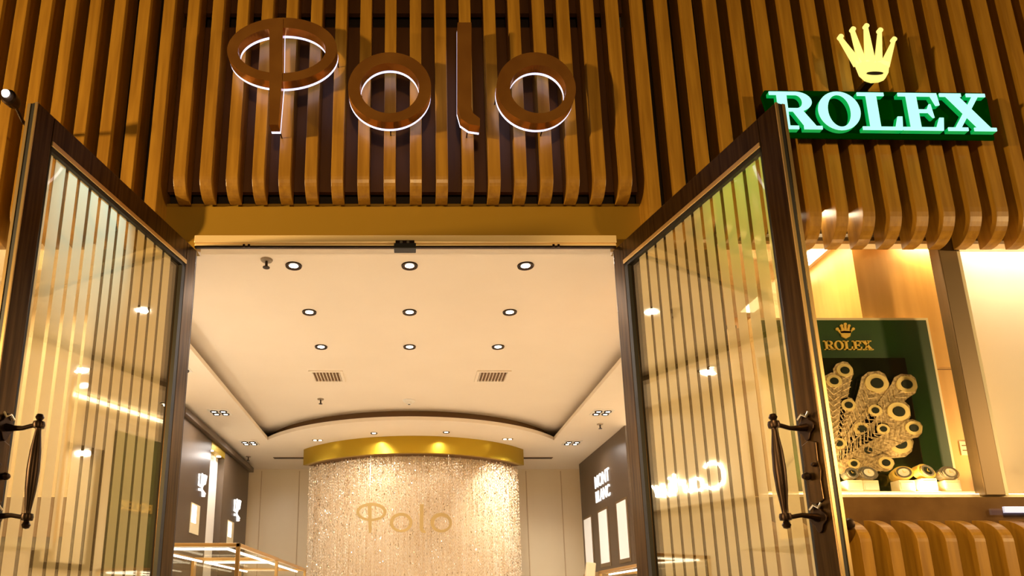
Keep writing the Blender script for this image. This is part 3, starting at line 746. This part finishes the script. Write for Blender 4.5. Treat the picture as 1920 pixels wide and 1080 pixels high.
# small white spotlight in front of the slats, arm fixed to a fin
p = at(4, 168, 2.55)
t = thing('spotlight', 'small white-lensed spotlight on arm in front of the outermost slats', 'spotlight', p)
MB().lathe([(0, .06), (.022, .058), (.032, .035), (.034, 0), (.026, -.006), (0, -.006)], (0.012, .03, -.012), 18, Matrix.Rotation(R(-80), 4, 'X')).build('lamp_housing', M['iron'], t, True)
MB().lathe([(0, -.012), (.014, -.008), (.018, 0), (0, .004)], (0.004, .02, -.002), 16, Matrix.Rotation(R(-80), 4, 'X')).build('lamp_lens', M['spotlit'], t, True)
MB().tube([(0.012, .09, -.015), (-.02, .2, .0), (-.03, .36, .02)], .008, 8).build('arm', M['iron'], t, True)
for (x, pw) in ((-1.35, 2.2), (-.9, 1.0)):
    pass
# cool spill of the white spotlight on the neighbouring leaf
d = bpy.data.lights.new('spotlight_beam', 'SPOT'); d.energy = 330; d.color = (.30, .62, 1.0); d.spot_size = R(34); d.spot_blend = .7; d.shadow_soft_size = .03
o = bpy.data.objects.new('spotlight_beam', d); COL.objects.link(o); o.location = (p.x+.03, p.y-.03, p.z)
o.rotation_euler = (Vector((-1.2, 2.35, E+1.45)) - Vector(o.location)).to_track_quat('-Z', 'Y').to_euler()

# ------------------------------------------------------------------ shop interior, side walls
NICHE_GAP = .002
def face_x(mb, X, y0, y1, z0, z1, d):        # slab on a side wall, d thick toward the room
    s = 1 if X < 0 else -1; a, b_ = sorted((X, X + s*d)); mb.box(a, b_, y0, y1, z0, z1); return mb
def script_word(mat_, parent, place, h, strokes, rad):
    m_ = MB()
    for st in strokes: m_.tube([place(a, b_) for a, b_ in st], rad, 6)
    return m_.build('lettering', mat_, parent, True)
# dark panels on the sprinkler-side wall
def dark_panel(label, X, y0, y1, z0=0, z1=ZL-.12):
    t = thing('wall_panel', label, 'wall panel', (0, 0, 0))
    face_x(MB(), X, y0, y1, z0, z1, .10).build('panel', M['panel'], t, bevel=.004)
    return t
pA = dark_panel('dark taupe panel near the glass cases with white emblem and small lit window', XL, 7.2, 8.32)
pB = dark_panel('dark taupe panel at the far end of wall with white emblem, past the lit niche', XL, 8.95, 10.35)
struct('trim_cornice', face_x(MB(), XL, 7.1, 10.4, ZL-.12, ZL-.05, .16), M['panel'], bevel=.004)
nc = thing('lit_niche', 'tall white lit niche between two dark panels under a gold soffit', 'niche', (0, 0, 0))
face_x(MB(), XL+NICHE_GAP, 8.325, 8.945, 0, ZL-.12, .012).build('niche_back', M['white'], nc)
face_x(MB(), XL+NICHE_GAP, 8.325, 8.945, ZL-.22, ZL-.12, .10).build('niche_soffit', M['gold'], nc)
for y in (8.45, 8.8):
    MB().lathe([(0, -.004), (.03, -.004), (.03, 0), (0, 0)], (XL+.06, y, ZL-.222), 14).build('niche_lamp', M['lamp'], nc)
face_x(MB(), XL+.03, 8.36, 8.40, .4, ZL-.3, .01).build('light_tube', M['strip'], nc)
area('niche_light', (XL+.22, 8.62, ZL-.24), (0, R(-20), 0), .2, 7, WARM)
def emblem(parent, X, y, z, s, name='emblem'):
    sx = 1 if X < 0 else -1; x = X + sx*.106
    m_ = MB()
    for st in (((-.5,.4),(-.5,-.1),(-.2,-.1)), ((-.1,.45),(.1,.45),(.1,-.05),(-.1,-.05),(-.1,.45)), ((.25,.5),(.4,.1),(.55,.5)), ((-.45,-.3),(.0,-.25),(.5,-.35)), ((.0,-.1),(.15,-.5),(.45,-.45))):
        m_.tube([(x, y + a*s, z + b_*s) for a, b_ in st], .016*s/.25, 6)
    m_.build(name, M['signsoft'], parent, True)
emblem(pA, XL, 8.02, E+1.42, .26); emblem(pB, XL, 9.72, E+1.36, .30)
for t_, y, zc in ((pA, 7.85, E+1.0), (pB, 9.45, E+1.0)):
    face_x(MB(), XL+.10, y-.16, y+.16, zc-.18, zc+.16, .008).build('lit_window', M['ivory'], t_)
    face_x(MB(), XL+.10, y-.14, y+.02, zc-.06, zc+.14, .012).build('lit_card', M['lampsoft'], t_)
# right dark panel with two-line white words and three lit niches
pC = dark_panel('tall dark taupe wall panel with two-line white word and three lit niches', XR, 8.05, 10.35, 0, ZL-.002)
def text_on(txt, parent, loc, rot, size, m_, name='word', shear=0):
    cu = bpy.data.curves.new(name, 'FONT'); cu.body = txt; cu.size = size; cu.extrude = .006; cu.align_x = 'CENTER'; cu.shear = shear; cu.offset = .002
    cu.materials.append(m_); o = bpy.data.objects.new(name, cu); COL.objects.link(o); o.parent = parent
    o.location = loc; o.rotation_euler = rot
    return o
text_on('MONT', pC, (XR-.107, 9.15, E+1.62), (R(90), 0, R(-90)), .24, M['signsoft'])
text_on('BLANC', pC, (XR-.107, 9.15, E+1.42), (R(90), 0, R(-90)), .22, M['signsoft'])
for y0, y1 in ((9.83, 10.22), (9.02, 9.42), (8.2, 8.56)):
    nf = face_x(MB(), XR-.10, y0-.05, y1+.05, E+.53, E+1.30, .006).build('niche_frame', M['mullion'], pC)
    face_x(MB(), XR-.106, y0, y1, E+.58, E+1.27, .004).build('lit_back', mat('niche_glow', emit=(1, .82, .62), es=.55), nf)
face_x(MB(), XR-.10, 8.1, 10.3, E+.38, E+.48, .04).build('ledge', M['brass_frame'], pC, bevel=.004)
t = thing('display_pad', 'cream upright display pad at end of wall shelf near the curtain', 'display pad', (1.9, 8.0, 0), (0, R(8), 0))
MB().box(-.05, .05, -.04, .04, 0, E+.52).build('pad', M['ivory'], t, bevel=.01)

# Cartier script sign, seen only mirrored in the open leaf (and directly from other positions)
pD = dark_panel('taupe wall panel behind the glass cases with white script word', XL, 4.75, 6.5, E+1.0, E+1.62)
for ch_ in list(pD.children): ch_.data.materials[0] = M['cream']
def place_c(a, b_): return (XL + .118, 5.02 + a*.98, E + 1.12 + b_*.26)
strokes = [
 [(.20,.86),(.17,.98),(.10,1.0),(.03,.85),(.0,.55),(.02,.2),(.08,.02),(.16,.03),(.22,.18)],                    # C
 [(.36,.42),(.31,.52),(.26,.42),(.25,.2),(.28,.04),(.33,.08),(.37,.3),(.375,.5),(.38,.15),(.40,.04),(.43,.1)],  # a
 [(.43,.1),(.455,.5),(.46,.05),(.47,.35),(.505,.52),(.525,.45)],                                              # r
 [(.575,.85),(.57,.2),(.585,.04),(.62,.12)], [(.54,.56),(.615,.58)],                                          # t
 [(.645,.5),(.645,.12),(.66,.04),(.69,.14)], [(.65,.70),(.652,.74)],                                          # i
 [(.70,.28),(.74,.32),(.765,.42),(.745,.52),(.715,.42),(.705,.2),(.73,.04),(.785,.12)],                        # e
 [(.80,.1),(.825,.5),(.83,.05),(.84,.35),(.88,.52),(.93,.46)],                                                # r
]
script_word(M['signlit'], pD, place_c, .26, strokes, .016)
# wall light line and niche on the other wall, mirrored in the other leaf
t = thing('light_strip', 'long white cove light strip high on the side wall above a niche', 'wall light', (0, 0, 0))
face_x(MB(), XR, 4.35, 8.0, E+2.085, E+2.12, .03).build('diffuser', M['covestrip'], t)
t = thing('wall_niche', 'framed rectangular wall niche with cream stand, below the cove strip', 'niche', (0, 0, 0))
fr = MB()
for a in ((4.96, 5.02, .36, 1.60), (5.54, 5.60, .36, 1.60), (5.02, 5.54, .36, .42), (5.02, 5.54, 1.54, 1.60)):
    face_x(fr, XR, a[0], a[1], E+a[2], E+a[3], .05)
fr.build('niche_frame', M['bronze'], t, bevel=.004)
face_x(MB(), XR, 5.02, 5.54, E+.42, E+1.54, .006).build('niche_back', M['ivory'], t)
MB().box(XR-.14, XR-.01, 5.10, 5.24, E+.42, E+.80).build('stand', M['ivory'], t)
MB().lathe([(0, -.01), (.02, -.01), (.02, 0), (0, 0)], (XR-.03, 5.15, E+1.53), 12).build('niche_lamp', M['lampsoft'], t)
area('niche_light', (XR-.12, 5.3, E+1.5), (0, R(15), 0), .12, 9, WARM)
area('wall_wash_light', (XR-.35, 5.05, ZL-.05), (0, R(25), 0), .08, 8, WARM, 110)
t = thing('green_wall_panel', 'tall dark green glass wall panel with small gold word', 'wall panel', (0, 0, 0))
face_x(MB(), XR, 5.75, 6.6, E+.1, E+1.85, .03).build('panel', mat('olive_glass', (.10, .12, .035), .15), t, bevel=.003)
text_on('ROLEX', t, (XR-.036, 6.1, E+1.02), (R(90), 0, R(-90)), .14, M['goldleaf'])

# glass display cases
def case(label, x0, x1, y0, y1, zt=E+.45, zb=.0):
    t = thing('display_case', label, 'display case', ((x0+x1)/2, (y0+y1)/2, 0), group='brass-framed glass display cases')
    hx, hy = (x1-x0)/2, (y1-y0)/2; zg = zt - .42; r = .014
    MB().box(-hx, hx, -hy, hy, 0, zg).build('cabinet', M['cream'], t, bevel=.004)
    f = MB()
    for sx in (-1, 1):
        for sy in (-1, 1): f.box(sx*(hx-r)-r, sx*(hx-r)+r, sy*(hy-r)-r, sy*(hy-r)+r, zg, zt)
    for z in (zg+r, zt-r):
        for sx in (-1, 1): f.box(sx*(hx-r)-r, sx*(hx-r)+r, -hy, hy, z-r, z+r)
        for sy in (-1, 1): f.box(-hx, hx, sy*(hy-r)-r, sy*(hy-r)+r, z-r, z+r)
    f.build('frame', M['brass_frame'], t, bevel=.003)
    g = MB(); g.box(-hx+.01, hx-.01, -hy+.006, -hy+.010, zg+.02, zt-.02); g.box(hx-.010, hx-.006, -hy+.01, hy-.01, zg+.02, zt-.02)
    g.box(-hx+.006, -hx+.010, -hy+.01, hy-.01, zg+.02, zt-.02); g.box(-hx+.01, hx-.01, -hy+.01, hy-.01, zt-.008, zt-.004)
    g.build('glass_panes', M['glass'], t)
    s = MB()
    for sx in (-1, 1): s.box(sx*(hx-.10)-.008, sx*(hx-.10)+.008, -hy+.05, hy-.05, zt-.045, zt-.030)
    s.box(-hx+.11, hx-.11, -hy+.06, -hy+.076, zt-.045, zt-.030)
    s.build('light_strip', M['casestrip'], t)
    sh = MB().box(-hx+.03, hx-.03, -hy+.03, hy-.03, zt-.24, zt-.232); sh.build('glass_shelf', M['white'], t)
    for i in range(4):
        yy = -hy + (i+.5)*2*hy/4
        MB().box(-hx*.6, hx*.6, yy-.07, yy+.07, zg+.01, zg+.05).build('tray', M['white'], t, bevel=.01)
    return t
case('brass-framed glass case nearest the door, white trays inside', -2.0, -1.206, 4.92, 6.41)
case('brass-framed glass case behind the nearest one, toward the crystal curtain', -2.0, -1.215, 6.42, 8.2)
case('brass-framed glass case across the aisle, under the green wall panel', 2.0, 2.6, 5.6, 7.4, E+.38)
